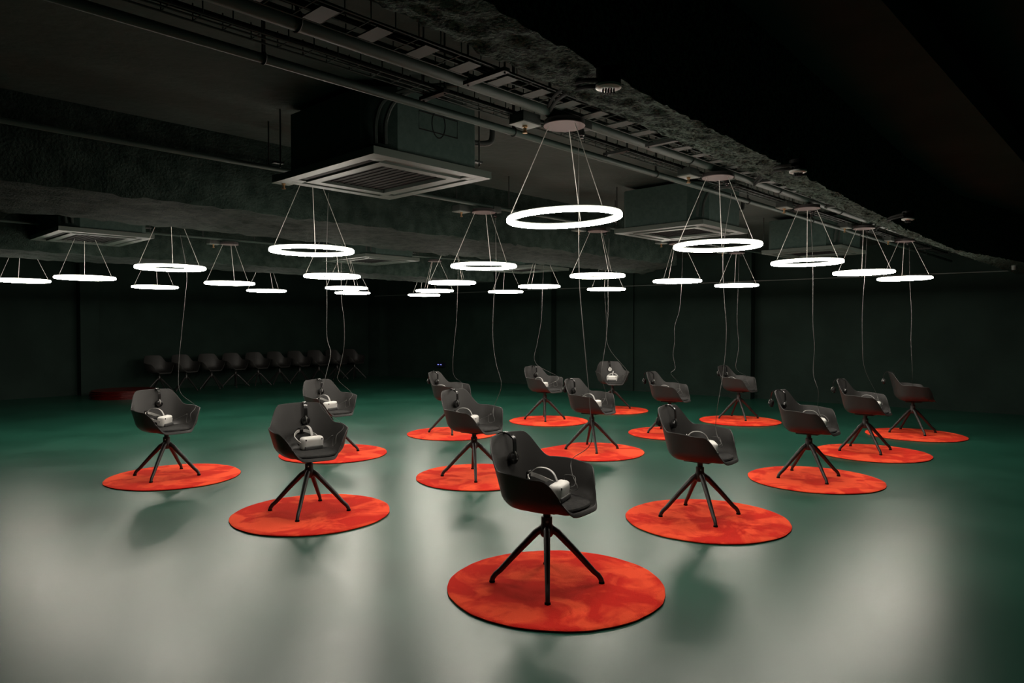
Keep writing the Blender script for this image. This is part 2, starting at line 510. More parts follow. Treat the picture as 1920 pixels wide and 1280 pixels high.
ME['leg'] = mesh('leg', bm, M['metal'])
bm = bmesh.new(); lathe(bm, [(0, 0.011), (0.015, 0.011), (0.0165, 0.006), (0.0165, 0.0), (0, 0.0)], 14, c=(0.307, 0, 0))
ME['glide'] = mesh('foot_glide', bm, M['cable_black'])
bm = bmesh.new(); lathe(bm, [(0, 0.006), (0.006, 0.006), (0.008, 0.003), (0.008, 0.0), (0, 0.0)], 12)
bmesh.ops.rotate(bm, verts=bm.verts, cent=(0, 0, 0), matrix=Matrix.Rotation(R(90), 3, 'Y'))
ME['bolt'] = mesh('hub_bolt', bm, M['steel'])

def make_chair(loc, yaw, legyaw, label, group, pad=True):
    t = empty('swivel_armchair', loc, yaw)
    link('shell', ME['shell'], t)
    if pad: link('seat_pad', ME['pad'], t)
    link('mount_plate', ME['mount'], t); link('swivel_column', ME['column'], t)
    h = link('hub', ME['hub'], t)
    b = link('hub_bolt', ME['bolt'], h); tag(b, 'small bright bolt on the hub')
    b.location = (0.030 * math.cos(R(-90) - yaw), 0.030 * math.sin(R(-90) - yaw), 0.352); b.rotation_euler = (0, 0, R(-90) - yaw)
    for k in range(4):
        l = link('leg', ME['leg'], t); l.rotation_euler = (0, 0, legyaw - yaw + k * math.pi / 2)
        link('foot_glide', ME['glide'], l)
    tag(t, label, 'chair', group)
    return t

# (x, y, facing yaw, leg yaw)
CH = {(0,0):(0.195,3.892,-36,-92),(0,1):(1.430,5.292,-37,-84),(0,2):(2.838,6.655,-39,-83),(0,3):(4.109,8.10,-40,-86),(0,4):(5.45,9.48,-21,-92),
      (1,0):(-1.584,5.431,-57,-90),(1,1):(-0.366,6.727,-38,-84),(1,2):(0.939,8.20,-36,-86),(1,3):(2.15,9.50,-34,-80),(1,4):(3.56,10.95,-43,-88),
      (2,0):(-3.338,6.727,-39,-89),(2,1):(-2.09,8.03,-42,-84),(2,2):(-0.824,9.53,-20,-84),(2,3):(0.51,10.85,-45,-91),(2,4):(1.77,12.30,-86,-95)}
def chair_label(i, j):
    if (i, j) == (0, 0): return 'black swivel armchair nearest the camera, largest of all, on the front rug'
    if (i, j) == (2, 4): return 'black swivel armchair facing straight at the camera, last in the left-hand diagonal row'
    if (i, j) == (0, 4): return 'black swivel armchair seen from its outer side, last in the right-hand diagonal row'
    return 'black swivel armchair, %s from the front in the %s diagonal row of red rugs' % (ORD[j], ROW[i])
for (i, j), (x, y, yw, ly) in CH.items():
    make_chair((x, y, 0.0152), R(yw), R(ly), chair_label(i, j), 'black armchairs on the red rugs')
BACK = [(-7.84 + 3.33 * k / 9, 15.45 + 4.36 * k / 9) for k in range(10)]
NUM = ['first', 'second', 'third', 'fourth', 'fifth', 'sixth', 'seventh', 'eighth', 'ninth', 'tenth']
for k, (x, y) in enumerate(BACK):
    lb = 'spare black armchair in the dark row along the left wall, ' + ('leftmost of ten' if k == 0 else 'rightmost of ten' if k == 9 else '%s from the left' % NUM[k])
    make_chair((x + 0.05, y - 0.04, 0.0), R(-40 + random.uniform(-6, 6)), R(-90 + random.uniform(-40, 40)), lb, 'spare armchairs along the left wall', pad=False)

# ------------------------------------------------------------------ headsets and headphones
def rounded_body():
    bm = bmesh.new()
    box(bm, (0, 0, 0), (0.085, 0.185, 0.098), bev=0.030, seg=5)
    for v in bm.verts:          # bow the front a little and narrow the back
        v.co.x -= 0.016 * (v.co.y / 0.092) ** 2 * (1 if v.co.x > 0 else 0)
    return bm
ME['hs_body'] = mesh('visor_body', rounded_body(), M['white'])
bm = bmesh.new()
# rear gasket, a ring of foam with a nose gap, behind the visor
outer = []
for k in range(40):
    a = 2 * math.pi * k / 40
    y = 0.078 * math.copysign(abs(math.cos(a)) ** 0.6, math.cos(a)); z = 0.042 * math.copysign(abs(math.sin(a)) ** 0.7, math.sin(a))
    if z < 0 and abs(y) < 0.028: z = z * (0.35 + 0.65 * (abs(y) / 0.028) ** 2)
    outer.append((y, z))
A = [bm.verts.new((-0.036, y, z)) for y, z in outer]; B = [bm.verts.new((-0.075 + 0.014 * (y / 0.078) ** 2 * -1, y * 1.02, z * 1.05)) for y, z in outer]
Ci = [bm.verts.new((-0.073 - 0.014 * (y / 0.078) ** 2, y * 0.8, z * 0.72)) for y, z in outer]; D = [bm.verts.new((-0.040, y * 0.8, z * 0.72)) for y, z in outer]
for k in range(40):
    k2 = (k + 1) % 40
    bm.faces.new((A[k], A[k2], B[k2], B[k])); bm.faces.new((B[k], B[k2], Ci[k2], Ci[k])); bm.faces.new((Ci[k], Ci[k2], D[k2], D[k]))
bm.faces.new(D)
ME['hs_foam'] = mesh('face_gasket', bm, M['foam'])
bm = bmesh.new(); box(bm, (0.033, 0, -0.032), (0.020, 0.15, 0.030), bev=0.008, seg=3)
for v in bm.verts:
    if abs(v.co.y) < 0.03 and v.co.z < -0.03: v.co.z += 0.012
ME['hs_lower'] = mesh('lower_visor', bm, M['darkgrey'])
bm = bmesh.new()
for sy in (1, -1):
    box(bm, (0.028, sy * 0.066, 0.030), (0.016, 0.012, 0.012), bev=0.003)
ME['hs_eye'] = mesh('tracking_camera', bm, M['gloss'])
# head strap : flat band from both visor sides round to a rear cradle
def band(bm, pts, w, t, up=Vector((0, 0, 1))):
    pts = [Vector(p) for p in pts]; n = len(pts); rings = []
    for i, p in enumerate(pts):
        tg = (pts[min(i + 1, n - 1)] - pts[max(i - 1, 0)]).normalized()
        u = (up - tg * up.dot(tg)).normalized(); s = tg.cross(u)
        rings.append([bm.verts.new(p + u * a * w / 2 + s * b * t / 2) for a, b in ((1, 1), (-1, 1), (-1, -1), (1, -1))])
    for A, B in zip(rings, rings[1:]):
        for k in range(4): bm.faces.new((A[k], A[(k + 1) % 4], B[(k + 1) % 4], B[k]))
    bm.faces.new(rings[0][::-1]); bm.faces.new(rings[-1])
    return bm
side = catmull([(0.0, 0.093, 0.0), (-0.06, 0.096, 0.012), (-0.13, 0.086, 0.032), (-0.175, 0.045, 0.056), (-0.188, 0.0, 0.064), (-0.175, -0.045, 0.056), (-0.13, -0.086, 0.032), (-0.06, -0.096, 0.012), (0.0, -0.093, 0.0)], 5)
ME['hs_strap'] = mesh('head_strap', band(bmesh.new(), side, 0.022, 0.005), M['strap'])
top = catmull([(-0.020, 0.010, 0.046), (-0.050, 0.012, 0.092), (-0.095, 0.012, 0.112), (-0.150, 0.008, 0.105), (-0.186, 0.0, 0.070)], 6)
ME['hs_top'] = mesh('top_strap', band(bmesh.new(), top, 0.020, 0.004, Vector((0, 1, 0))), M['grey'])
bm = bmesh.new(); box(bm, (-0.190, 0, 0.062), (0.012, 0.060, 0.050), bev=0.005)
ME['hs_cradle'] = mesh('rear_cradle', bm, M['gloss'])

def make_headset(loc, yaw, pitch, roll, label):
    t = empty('headset', loc)
    t.rotation_euler = (roll, pitch, yaw)
    for nm, k in (('visor_body', 'hs_body'), ('face_gasket', 'hs_foam'), ('lower_visor', 'hs_lower'), ('head_strap', 'hs_strap'), ('top_strap', 'hs_top'), ('rear_cradle', 'hs_cradle'), ('tracking_camera', 'hs_eye')):
        link(nm, ME[k], t)
    tag(t, label, 'headset', 'white headsets on the chairs')
    return t

# headphones straddling a chair back: band in local xz plane, cups at both ends
hb = [(0.066 * math.cos(a), 0, 0.066 * math.sin(a) * 0.72) for a in [math.pi * k / 16 for k in range(17)]]
hb = [(0.072, 0, -0.075), (0.070, 0, -0.03)] + hb + [(-0.070, 0, -0.03), (-0.072, 0, -0.075)]
ME['hp_band'] = mesh('headband', band(bmesh.new(), hb, 0.026, 0.007, Vector((0, 1, 0))), M['gloss'])
ins = [(x * 0.93, y, z * 0.95) for x, y, z in hb[5:-5]]
ME['hp_pad'] = mesh('band_cushion', band(bmesh.new(), ins, 0.030, 0.008, Vector((0, 1, 0))), M['foam'])
bm = bmesh.new(); lathe(bm, [(0, 0.016), (0.020, 0.016), (0.032, 0.010), (0.034, 0.0), (0.034, -0.006), (0, -0.006)], 22)
bmesh.ops.rotate(bm, verts=bm.verts, cent=(0, 0, 0), matrix=Matrix.Rotation(R(90), 3, 'Y'))
ME['hp_cup'] = mesh('ear_cup', bm, M['gloss'])
bm = bmesh.new(); lathe(bm, [(0.036, -0.006), (0.037, -0.014), (0.032, -0.022), (0.022, -0.022), (0.018, -0.012), (0, -0.012)], 22)
bmesh.ops.rotate(bm, verts=bm.verts, cent=(0, 0, 0), matrix=Matrix.Rotation(R(90), 3, 'Y'))
ME['hp_foam'] = mesh('ear_cushion', bm, M['foam'])
bm = bmesh.new(); tube(bm, [(0.0, 0.0, 0.045), (0.012, 0.0, 0.030), (0.020, 0.0, 0.012), (0.020, 0, 0)], 0.006, 8); 
lathe(bm, [(0, 0.003), (0.007, 0.003), (0.007, -0.003), (0, -0.003)], 10, c=(0.021, 0, 0.0))
ME['hp_yoke'] = mesh('yoke', bm, M['steel'])
def make_headphones(loc, yaw, pitch, label):
    t = empty('headphones', loc); t.rotation_euler = (0, pitch, yaw)
    link('headband', ME['hp_band'], t); link('band_cushion', ME['hp_pad'], t)
    for s in (1, -1):
        c = link('ear_cup', ME['hp_cup'], t); c.location = (s * 0.066, 0, -0.095); c.rotation_euler = (0, 0, 0 if s > 0 else math.pi)
        link('ear_cushion', ME['hp_foam'], c)
        link('yoke', ME['hp_yoke'], c)
    tag(t, label, 'headphones', 'black headphones hung over the chair backs')
    return t
HS = {(0,0):(0.085,0.0,12),(0,1):(0.095,-0.01,30),(0,2):(0.125,-0.03,20),(0,3):(0.125,0.0,10),(1,0):(-0.02,0.03,10),(1,1):(-0.02,0.02,28),(1,2):(0.055,-0.01,-8),(1,3):(0.07,-0.09,15),(1,4):(0.0,-0.04,0),
      (2,0):(-0.02,0.0,38),(2,1):(0.0,0.0,14),(2,2):(-0.03,-0.05,10),(2,3):(0.0,-0.03,0),(2,4):(-0.03,0.0,-18)}
HSL = {(0,0):'white headset with black gasket on the pad of the chair nearest the camera',
       (2,4):'white headset lying crosswise on the chair that faces the camera',
       (1,0):'white headset with strap loop standing up, on the first chair of the middle diagonal row'}
HPL = {(0,0):'black headphones hung over the backrest of the chair nearest the camera',
       (2,4):'headphones with a white ear disc on the chair that faces the camera',
       (0,4):'black headphones hung behind the last chair of the right-hand diagonal row'}
for (i, j), (x, y, yw, ly) in CH.items():
    a = R(yw); ca, sa = math.cos(a), math.sin(a)
    where = '%s chair of the %s diagonal row' % (ORD[j], ROW[i])
    if (i, j) in HS:
        dx, dy, dyaw = HS[i, j]
        make_headset((x + ca * dx - sa * dy, y + sa * dx + ca * dy, 0.0152 + ZB + 0.036 + 0.049), a + R(dyaw), R(4), 0, HSL.get((i, j), 'white headset lying on the seat of the ' + where))
    hx, hy = -0.283, random.uniform(-0.05, 0.05)
    hp = make_headphones((x + ca * hx - sa * hy, y + sa * hx + ca * hy, 0.0152 + 0.775), a + R(random.uniform(-8, 8)), R(3), HPL.get((i, j), 'black headphones hung over the backrest of the ' + where))
    if (i, j) == (2, 4):
        bm = bmesh.new(); lathe(bm, [(0, 0.004), (0.030, 0.004), (0.034, 0.0), (0, 0.0)], 20)
        bmesh.ops.rotate(bm, verts=bm.verts, cent=(0, 0, 0), matrix=Matrix.Rotation(R(90), 3, 'Y'))
        dsc = obj('ear_disc', bm, M['white'], hp); dsc.location = (0.083, 0, -0.095); tag(dsc, 'white ear disc')

# ------------------------------------------------------------------ pendant lamps
def ring_mesh(Rr, w, h, seg, z=0):
    bm = bmesh.new(); rings = []; n = 12
    for k in range(seg):
        a = 2 * math.pi * k / seg
        rr = []
        for q in range(n):
            b = 2 * math.pi * q / n
            cx = math.copysign(abs(math.cos(b)) ** 0.75, math.cos(b)) * w / 2; cz = math.copysign(abs(math.sin(b)) ** 0.75, math.sin(b)) * h / 2
            rr.append(bm.verts.new(((Rr + cx) * math.cos(a), (Rr + cx) * math.sin(a), z + cz)))
        rings.append(rr)
    for k in range(seg):
        A, B = rings[k], rings[(k + 1) % seg]
        for q in range(n): bm.faces.new((A[q], A[(q + 1) % n], B[(q + 1) % n], B[q]))
    return bm
RL = 0.300
ME['diff'] = mesh('ring_diffuser', ring_mesh(RL, 0.034, 0.028, 72), M['lamp'])
ME['shield'] = mesh('ring_light_shield', ring_mesh(RL, 0.026, 0.008, 72, z=0.0165), M['lid'])  # unseen band on top, added to block light towards the ceiling
bm = bmesh.new(); lathe(bm, [(0, 0.006), (0.110, 0.006), (0.110, 0.030), (0, 0.030)], 40)
ME['can'] = mesh('canopy', bm, M['canopy_side'])
bm = bmesh.new(); lathe(bm, [(0, 0.0), (0.113, 0.0), (0.114, 0.003), (0.113, 0.006), (0, 0.006)], 40)
ME['can_face'] = mesh('canopy_face', bm, M['canopy'])

LAMPS = {(0,0):(0.286,3.840,2.045), (0,1):(1.514,5.162,2.046), (0,2):(2.745,6.515,2.049), (0,3):(3.934,7.831,2.058), (0,4):(5.054,9.007,2.074), (1,0):(-1.538,5.386,2.035), (1,1):(-0.272,6.728,2.033), (1,2):(0.983,8.056,2.038), (1,3):(2.192,9.275,2.057), (1,4):(3.351,10.438,2.069), (2,0):(-3.313,6.792,2.023), (2,1):(-2.055,7.998,2.028), (2,2):(-0.801,9.385,2.043), (2,3):(0.409,10.515,2.058), (2,4):(1.577,11.682,2.081), (3,0):(-5.001,8.200,2.024), (3,1):(-3.766,9.336,2.032), (3,2):(-2.526,10.683,2.043), (3,3):(-1.298,11.737,2.057), (3,4):(-0.116,12.674,2.087), (4,0):(-6.423,9.177,2.057), (4,1):(-5.349,10.485,2.048), (4,2):(-4.136,11.788,2.060), (4,3):(-2.922,12.812,2.074), (4,4):(-1.755,13.948,2.087)}
def make_lamp(loc, zc, spin, label, cdx=0.0, cdy=0.0, tilt=0.0):
    t = empty('ring_pendant_lamp', loc)
    rt = Matrix.Rotation(-tilt, 3, 'Y')
    for nm, k in (('ring_diffuser', 'diff'), ('ring_light_shield', 'shield')):
        link(nm, ME[k], t).rotation_euler = (0, -tilt, 0)
    dz = zc - loc[2]
    c = link('canopy', ME['can'], t); c.location = (cdx, cdy, dz)
    link('canopy_face', ME['can_face'], c)
    for k in range(3):
        a = spin + k * 2 * math.pi / 3
        bm = bmesh.new(); tube(bm, [rt @ Vector((RL * math.cos(a), RL * math.sin(a), 0.016)), (cdx + 0.085 * math.cos(a), cdy + 0.085 * math.sin(a), dz + 0.001)], 0.0023, 5)
        obj('suspension_cable', bm, M['wire'], t)
    tag(t, label, 'lamp', 'lit ring pendant lamps')
LROW = ['nearest diagonal row of lamps', 'second diagonal row of lamps', 'third diagonal row of lamps', 'fourth diagonal row of lamps', 'rearmost diagonal row of lamps']
for (i, j), (x, y, z) in LAMPS.items():
    zc = 2.545
    lb = 'glowing white ring pendant lamp, %s from the left in the %s' % (ORD[j], LROW[i])
    if (i, j) == (0, 0): lb = 'glowing white ring pendant lamp, largest-looking, above the chair nearest the camera'
    make_lamp((x, y, z), zc, R(67 if i == 0 else 90 - 23 * (j % 3) + 11 * i), lb, tilt=R(2.4) if (i, j) == (0, 0) else R(0.6) if i == 0 else 0.0)

# ------------------------------------------------------------------ ceiling services
def straight_pipe(name, u0, u1, v, z, r, label, cat, m, clips=None):
    t = empty(name, uv(u0, v, z), URZ)
    bm = bmesh.new(); tube(bm, [(0, 0, 0), (u1 - u0, 0, 0)], r, 14)
    obj('pipe_run', bm, m, t)
    if clips:
        bm = bmesh.new()
        box(bm, (0, 0, CEIL - z - (CEIL - z) / 2), (0.012, 0.012, CEIL - z - 0.004), 0)
        tube(bm, [(0, 0.0, r + .004)] + [(0, (r + 0.004) * math.sin(a), (r + 0.004) * math.cos(a)) for a in [2 * math.pi * k / 12 for k in range(1, 13)]], 0.004, 5)
        cm = mesh('pipe_clip', bm, M['rod'])
        for k in range(int((u1 - u0) / clips)):
            c = link('pipe_clip', cm, t); c.location = (0.4 + k * clips, 0, 0)
    tag(t, label, cat)
    return t
straight_pipe('conduit', -2.0, 13.6, 2.74, 2.555, 0.020, 'thin green painted conduit running below the wire trays, lowest of the bundle', 'pipe', M['pipe'], 1.5)
straight_pipe('pipe', -2.0, 13.6, 2.47, 2.625, 0.036, 'thick green painted pipe running along the ceiling beside the ladder tray', 'pipe', M['pipe'], 1.5)

def wire_tray(u0, u1, v, z, w, h, step, label, nmax=150, ladder=False):
    t = empty('cable_tray', uv(u0, v, z), URZ)
    Lt = u1 - u0
    for yy, zz in ((-w/2, 0), (w/2, 0), (-w/2, h), (w/2, h), (0, 0)):
        bm = bmesh.new(); tube(bm, [(0, yy, zz), (Lt, yy, zz)], 0.0045, 6); obj('rail_wire', bm, M['tray'], t)
    bm = bmesh.new(); tube(bm, [(0, -w/2, h + .012), (0, -w/2, 0), (0, w/2, 0), (0, w/2, h + .012)], 0.0032, 5)
    cm = mesh('cross_wire', bm, M['tray'])
    n = min(nmax, int(Lt / step))
    for k in range(n):
        c = link('cross_wire', cm, t); c.location = (step * (k + .5), 0, 0)
    if ladder:
        bm = bmesh.new(); box(bm, (0, 0, -0.004), (0.075, w * 0.80, 0.006))
        cm = mesh('tray_plate', bm, M['tray'])
        for k in range(int(Lt / 0.24)):
            c = link('tray_plate', cm, t); c.location = (0.12 + 0.24 * k, 0, 0)
    bm = bmesh.new(); box(bm, (0, 0, -0.014), (0.035, w + 0.10, 0.018))
    for s in (-1, 1):
        tube(bm, [(0, s * (w / 2 + 0.035), -0.03), (0, s * (w / 2 + 0.035), CEIL - z - 0.003)], 0.005, 6)
    hm = mesh('trapeze_hanger', bm, M['rod'])
    for k in range(int(Lt / 1.55)):
        c = link('trapeze_hanger', hm, t); c.location = (0.75 + 1.55 * k, 0, 0)
    for q in range(3):
        pts = []
        for k in range(int(Lt / 0.45) + 1):
            pts.append((0.45 * k, (q - 1) * w * 0.25 + random.uniform(-.012, .012), 0.012 + q * 0.004 + random.uniform(0, 0.012)))
        bm = bmesh.new(); tube(bm, pts, 0.009, 6); obj('cable', bm, M['cable_black'], t)
    tag(t, label, 'cable tray')
    return t
wire_tray(-1.6, 13.0, 2.30, 2.605, 0.17, 0.075, 0.115, 'wide wire basket tray with flat plates, above the nearest row of lamps', ladder=True)
wire_tray(-1.6, 13.0, 2.665, 2.605, 0.09, 0.055, 0.115, 'narrow wire basket tray between the thick pipe and the thin conduit')

# boxes beside the lamp canopies
bm = bmesh.new(); box(bm, (0, 0, 0.030), (0.14, 0.105, 0.052), bev=0.004)
ME['jb'] = mesh('box_body', bm, M['box'])
bm = bmesh.new(); box(bm, (0, 0, 0.0), (0.145, 0.11, 0.010), bev=0.003)
ME['jl'] = mesh('box_lid', bm, M['lid'])
bm = bmesh.new(); lathe(bm, [(0, 0.0), (0.014, 0.0), (0.014, -0.012), (0.009, -0.014), (0.009, -0.034), (0.014, -0.036), (0.014, -0.044), (0, -0.044)], 14, c=(0, 0, -0.004))
ME['js'] = mesh('cord_grip', bm, M['brass'])
def make_box(loc, rz, label):
    t = empty('junction_box', loc, rz)
    link('box_body', ME['jb'], t); link('box_lid', ME['jl'], t); link('cord_grip', ME['js'], t)
    tag(t, label, 'box', 'junction boxes beside the lamp canopies')
def make_plug(loc, label):
    t = empty('cable_drop_fitting', loc)
    bm = bmesh.new(); box(bm, (0, 0, 0.05), (0.10, 0.08, 0.06), URZ, bev=0.004); obj('fitting_body', bm, M['box'], t)
    bm = bmesh.new(); lathe(bm, [(0, 0.022), (0.018, 0.022), (0.018, -0.015), (0.012, -0.02), (0.012, -0.03), (0, -0.03)], 14); obj('cord_grip', bm, M['gloss'], t)
    tag(t, label, 'box', 'cable drop fittings beside the lamp canopies')
LNAME = '%s lamp canopy from the left, %s'
LSHORT = ['nearest lamp row', 'second lamp row', 'third lamp row', 'fourth lamp row']
for (i, j), (x, y, z) in LAMPS.items():
    if i in (0, 1) or (i, j) in ((3, 1), (3, 2)):
        make_box((x - 0.215, y + 0.0, 2.555), URZ, 'small junction box left of the ' + LNAME % (ORD[j], LSHORT[i]))
    if i in (0, 1):
        make_plug((x + 0.105, y + 0.13, 2.545), 'dark cable drop fitting behind the ' + LNAME % (ORD[j], LSHORT[i]))
# trunking the other rows of lamps hang from
for i, v in ((1, 4.85), (2, 7.10), (3, 9.20)):
    xs = [LAMPS[i, j] for j in range(5)]
    uvs = [to_uv(p[0], p[1]) for p in xs]
    vv = sum(q[1] for q in uvs) / 5
    t = empty('trunking', (0, 0, 0))
    bm = bmesh.new(); tube(bm, [(p[0], p[1], 2.615) for p in [tuple(Vector(xs[0]) - (Vector(xs[1]) - Vector(xs[0])) * 1.5)] + xs + [tuple(Vector(xs[4]) + (Vector(xs[4]) - Vector(xs[3])) * 0.6)]], 0.018, 10)
    obj('pipe_run', bm, M['pipe'], t)
    for p in xs:
        for s in (-0.35, 0.35):
            bm = bmesh.new(); tube(bm, [(p[0] + UX * s, p[1] + UY * s, 2.61), (p[0] + UX * s, p[1] + UY * s, CEIL)], 0.006, 6); obj('hanger_rod', bm, M['rod'], t)
    tag(t, 'thin painted trunking carrying the %s' % LROW[i], 'pipe')

# detectors on the near beam with curved conduits
DET = [(0.322, 2.35), (1.475, 3.62), (2.95, 5.22)]
DCON = [[(0.19, 3.675, 2.6), (0.194, 3.202, 2.5), (0.211, 2.73, 2.38), (0.245, 2.45, 2.305), (0.287, 2.34, 2.27)], [(1.932, 5.609, 2.6), (1.642, 4.606, 2.45), (1.424, 3.778, 2.31), (1.43, 3.577, 2.275)], [(4.279, 8.265, 2.6), (3.572, 6.781, 2.45), (2.975, 5.521, 2.31), (2.851, 5.098, 2.275)]]
for k, (x, y) in enumerate(DET):
    zd = 2.305
    t = empty('ceiling_detector', (x, y, zd - 0.062))
    bm = bmesh.new(); lathe(bm, [(0, 0.066), (0.042, 0.066), (0.042, 0.012), (0, 0.012)], 28); obj('housing', bm, M['gloss'], t)
    bm = bmesh.new(); lathe(bm, [(0, 0.012), (0.043, 0.012), (0.043, 0.004), (0.034, 0.0), (0.020, 0.0), (0, 0.003)], 28); obj('base_ring', bm, M['white'], t)
    for q in range(5):
        bm = bmesh.new(); box(bm, ((q - 2) * 0.009, 0, -0.008), (0.004, 0.03 - abs(q - 2) * 0.006, 0.016)); obj('fin', bm, M['slot'], t)
    nm = ['nearest', 'middle', 'farthest'][k]
    tag(t, 'black cylinder detector with white base under the near beam, %s of three' % nm, 'detector', 'detectors under the near beam')
    for s in (0, 1):
        pts = catmull([(p[0] + 0.012 * s, p[1] + 0.02 * s, p[2] - 0.014 * s) for p in DCON[k]], 6)
        bm = bmesh.new(); tube(bm, pts, 0.008, 8)
        if s == 0: c = empty('flexible_conduit', (0, 0, 0)); tag(c, 'black flexible conduit arching from the tray to the %s detector' % nm, 'conduit')
        obj('conduit_line', bm, M['cable_black'], c)
bm = bmesh.new(); lathe(bm, [(0, 0.05), (0.03, 0.05), (0.03, 0.0), (0.02, -0.012), (0, -0.014)], 16)
o = obj('wall_sensor', bm, M['lid']); o.location = (6.90, 9.62, 2.245); tag(o, 'small pale sensor under the far right end of the near beam', 'sensor')

# ceiling cassette air units
def make_ac(near, Lu, Lv, z, label, detail=True, hb=0.40):
    t = empty('ceiling_air_unit', (near[0], near[1], z), URZ)    # local x = u, y = v, origin at the nearest panel corner
    def ring(bm, x0, x1, y0, y1, d, z0, z1):
        o = [(x0, y0), (x1, y0), (x1, y1), (x0, y1)]; i_ = [(x0 + d, y0 + d), (x1 - d, y0 + d), (x1 - d, y1 - d), (x0 + d, y1 - d)]
        vo0 = [bm.verts.new((*p, z0)) for p in o]; vi0 = [bm.verts.new((*p, z0)) for p in i_]
        vo1 = [bm.verts.new((*p, z1)) for p in o]; vi1 = [bm.verts.new((*p, z1)) for p in i_]
        for k in range(4):
            m_ = (k + 1) % 4
            bm.faces.new((vo0[k], vo0[m_], vi0[m_], vi0[k])); bm.faces.new((vo1[k], vi1[k], vi1[m_], vo1[m_]))
            bm.faces.new((vo0[k], vo1[k], vo1[m_], vo0[m_])); bm.faces.new((vi0[k], vi0[m_], vi1[m_], vi1[k]))
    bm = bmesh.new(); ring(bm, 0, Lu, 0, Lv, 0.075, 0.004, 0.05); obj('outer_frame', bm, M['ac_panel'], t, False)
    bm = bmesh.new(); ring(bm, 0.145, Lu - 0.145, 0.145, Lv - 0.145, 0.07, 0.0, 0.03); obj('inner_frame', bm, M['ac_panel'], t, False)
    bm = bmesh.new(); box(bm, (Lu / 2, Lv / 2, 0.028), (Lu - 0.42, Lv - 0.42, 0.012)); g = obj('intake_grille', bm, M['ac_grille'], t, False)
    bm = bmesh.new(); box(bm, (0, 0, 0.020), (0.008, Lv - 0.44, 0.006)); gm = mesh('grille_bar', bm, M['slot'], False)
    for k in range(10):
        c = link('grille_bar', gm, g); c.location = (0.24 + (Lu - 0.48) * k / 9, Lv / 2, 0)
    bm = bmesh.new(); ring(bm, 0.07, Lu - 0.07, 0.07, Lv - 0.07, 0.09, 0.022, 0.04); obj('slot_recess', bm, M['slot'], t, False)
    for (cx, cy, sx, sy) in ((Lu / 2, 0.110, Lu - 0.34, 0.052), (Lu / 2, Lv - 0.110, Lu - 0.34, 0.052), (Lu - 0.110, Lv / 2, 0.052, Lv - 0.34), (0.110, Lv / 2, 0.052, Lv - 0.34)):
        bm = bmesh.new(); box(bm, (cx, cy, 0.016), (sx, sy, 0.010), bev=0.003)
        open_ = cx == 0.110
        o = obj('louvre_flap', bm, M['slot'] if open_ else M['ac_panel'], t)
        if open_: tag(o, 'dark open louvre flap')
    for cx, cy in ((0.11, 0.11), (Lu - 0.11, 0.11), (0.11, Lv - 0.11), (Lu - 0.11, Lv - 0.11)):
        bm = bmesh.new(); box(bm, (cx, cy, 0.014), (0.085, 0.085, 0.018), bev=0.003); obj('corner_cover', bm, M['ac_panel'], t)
    # body with chamfered corners
    x0, x1, y0, y1, ch = 0.05, Lu - 0.06, 0.05, Lv - 0.06, 0.16
    oc = [(x0 + ch, y0), (x1 - .05, y0), (x1, y0 + .05), (x1, y1 - .05), (x1 - .05, y1), (x0 + .05, y1), (x0, y1 - .05), (x0, y0 + ch)]
    bm = bmesh.new()
    lo = [bm.verts.new((*p, 0.05)) for p in oc]; hi = [bm.verts.new((*p, 0.05 + hb)) for p in oc]
    bm.faces.new(lo[::-1]); bm.faces.new(hi)
    for k in range(8): bm.faces.new((lo[k], lo[(k + 1) % 8], hi[(k + 1) % 8], hi[k]))
    obj('body', bm, M['ac_body'], t, False)
    if detail:
        cx, cz = (x0 + ch + x1) / 2 - 0.02, 0.05 + hb * 0.60
        bm = bmesh.new(); tube(bm, [(cx + 0.055 * math.cos(a), y0, cz + 0.085 * math.sin(a)) for a in [2 * math.pi * k / 28 for k in range(28)]], 0.004, 6, closed=True)
        tube(bm, [(cx - 0.16, y0, cz + .055), (cx + 0.16, y0, cz + .055), (cx + 0.16, y0, cz - .055), (cx - 0.16, y0, cz - .055)], 0.004, 6, closed=True)
        obj('embossed_outline', bm, M['slot'], t)
    for q in range(2):
        pts = catmull([(0.10 + q * .05, 0.12 - q * 0.03, 0.10), (0.09 + q * .05, 0.10 - q * .03, 0.24), (0.13 + q * .05, 0.06 - q * .04, 0.36), (0.26 + q * .03, -0.06, 0.43), (0.40, -0.35, 0.42)], 6)
        bm = bmesh.new(); tube(bm, pts, 0.014, 8); obj('refrigerant_pipe', bm, M['tray'], t)
    pts = catmull([(x1 - 0.01, 0.13, 0.26), (x1 + 0.09, 0.13, 0.27), (x1 + 0.16, 0.12, 0.29), (x1 + 0.185, 0.12, 0.33), (x1 + 0.19, 0.12, 0.42)], 6)
    bm = bmesh.new(); tube(bm, pts, 0.020, 10); obj('drain_pipe', bm, M['rod'], t)
    for hx, hy in ((x1 + 0.05, y0 + 0.06), (x1 + 0.05, y1 - 0.06), (x0 - 0.03, y1 + 0.04)):
        bm = bmesh.new(); tube(bm, [(hx, hy, 0.10), (hx, hy, CEIL - z)], 0.006, 6); box(bm, (hx - 0.02, hy, 0.13), (0.07, 0.04, 0.012)); obj('hanger_rod', bm, M['rod'], t)
    tag(t, label, 'air conditioner', 'ceiling air units')
make_ac((-0.80, 4.06), 0.96, 1.14, 2.449, 'big ceiling air unit left of the largest ring lamp, nearest of the air units')
make_ac((-4.70, 7.26), 0.94, 1.26, 2.449, 'ceiling air unit at the far left of the picture, above the left ring lamps', False)
make_ac((1.86, 6.81), 0.98, 1.05, 2.449, 'ceiling air unit between the two largest right-hand ring lamps', False)
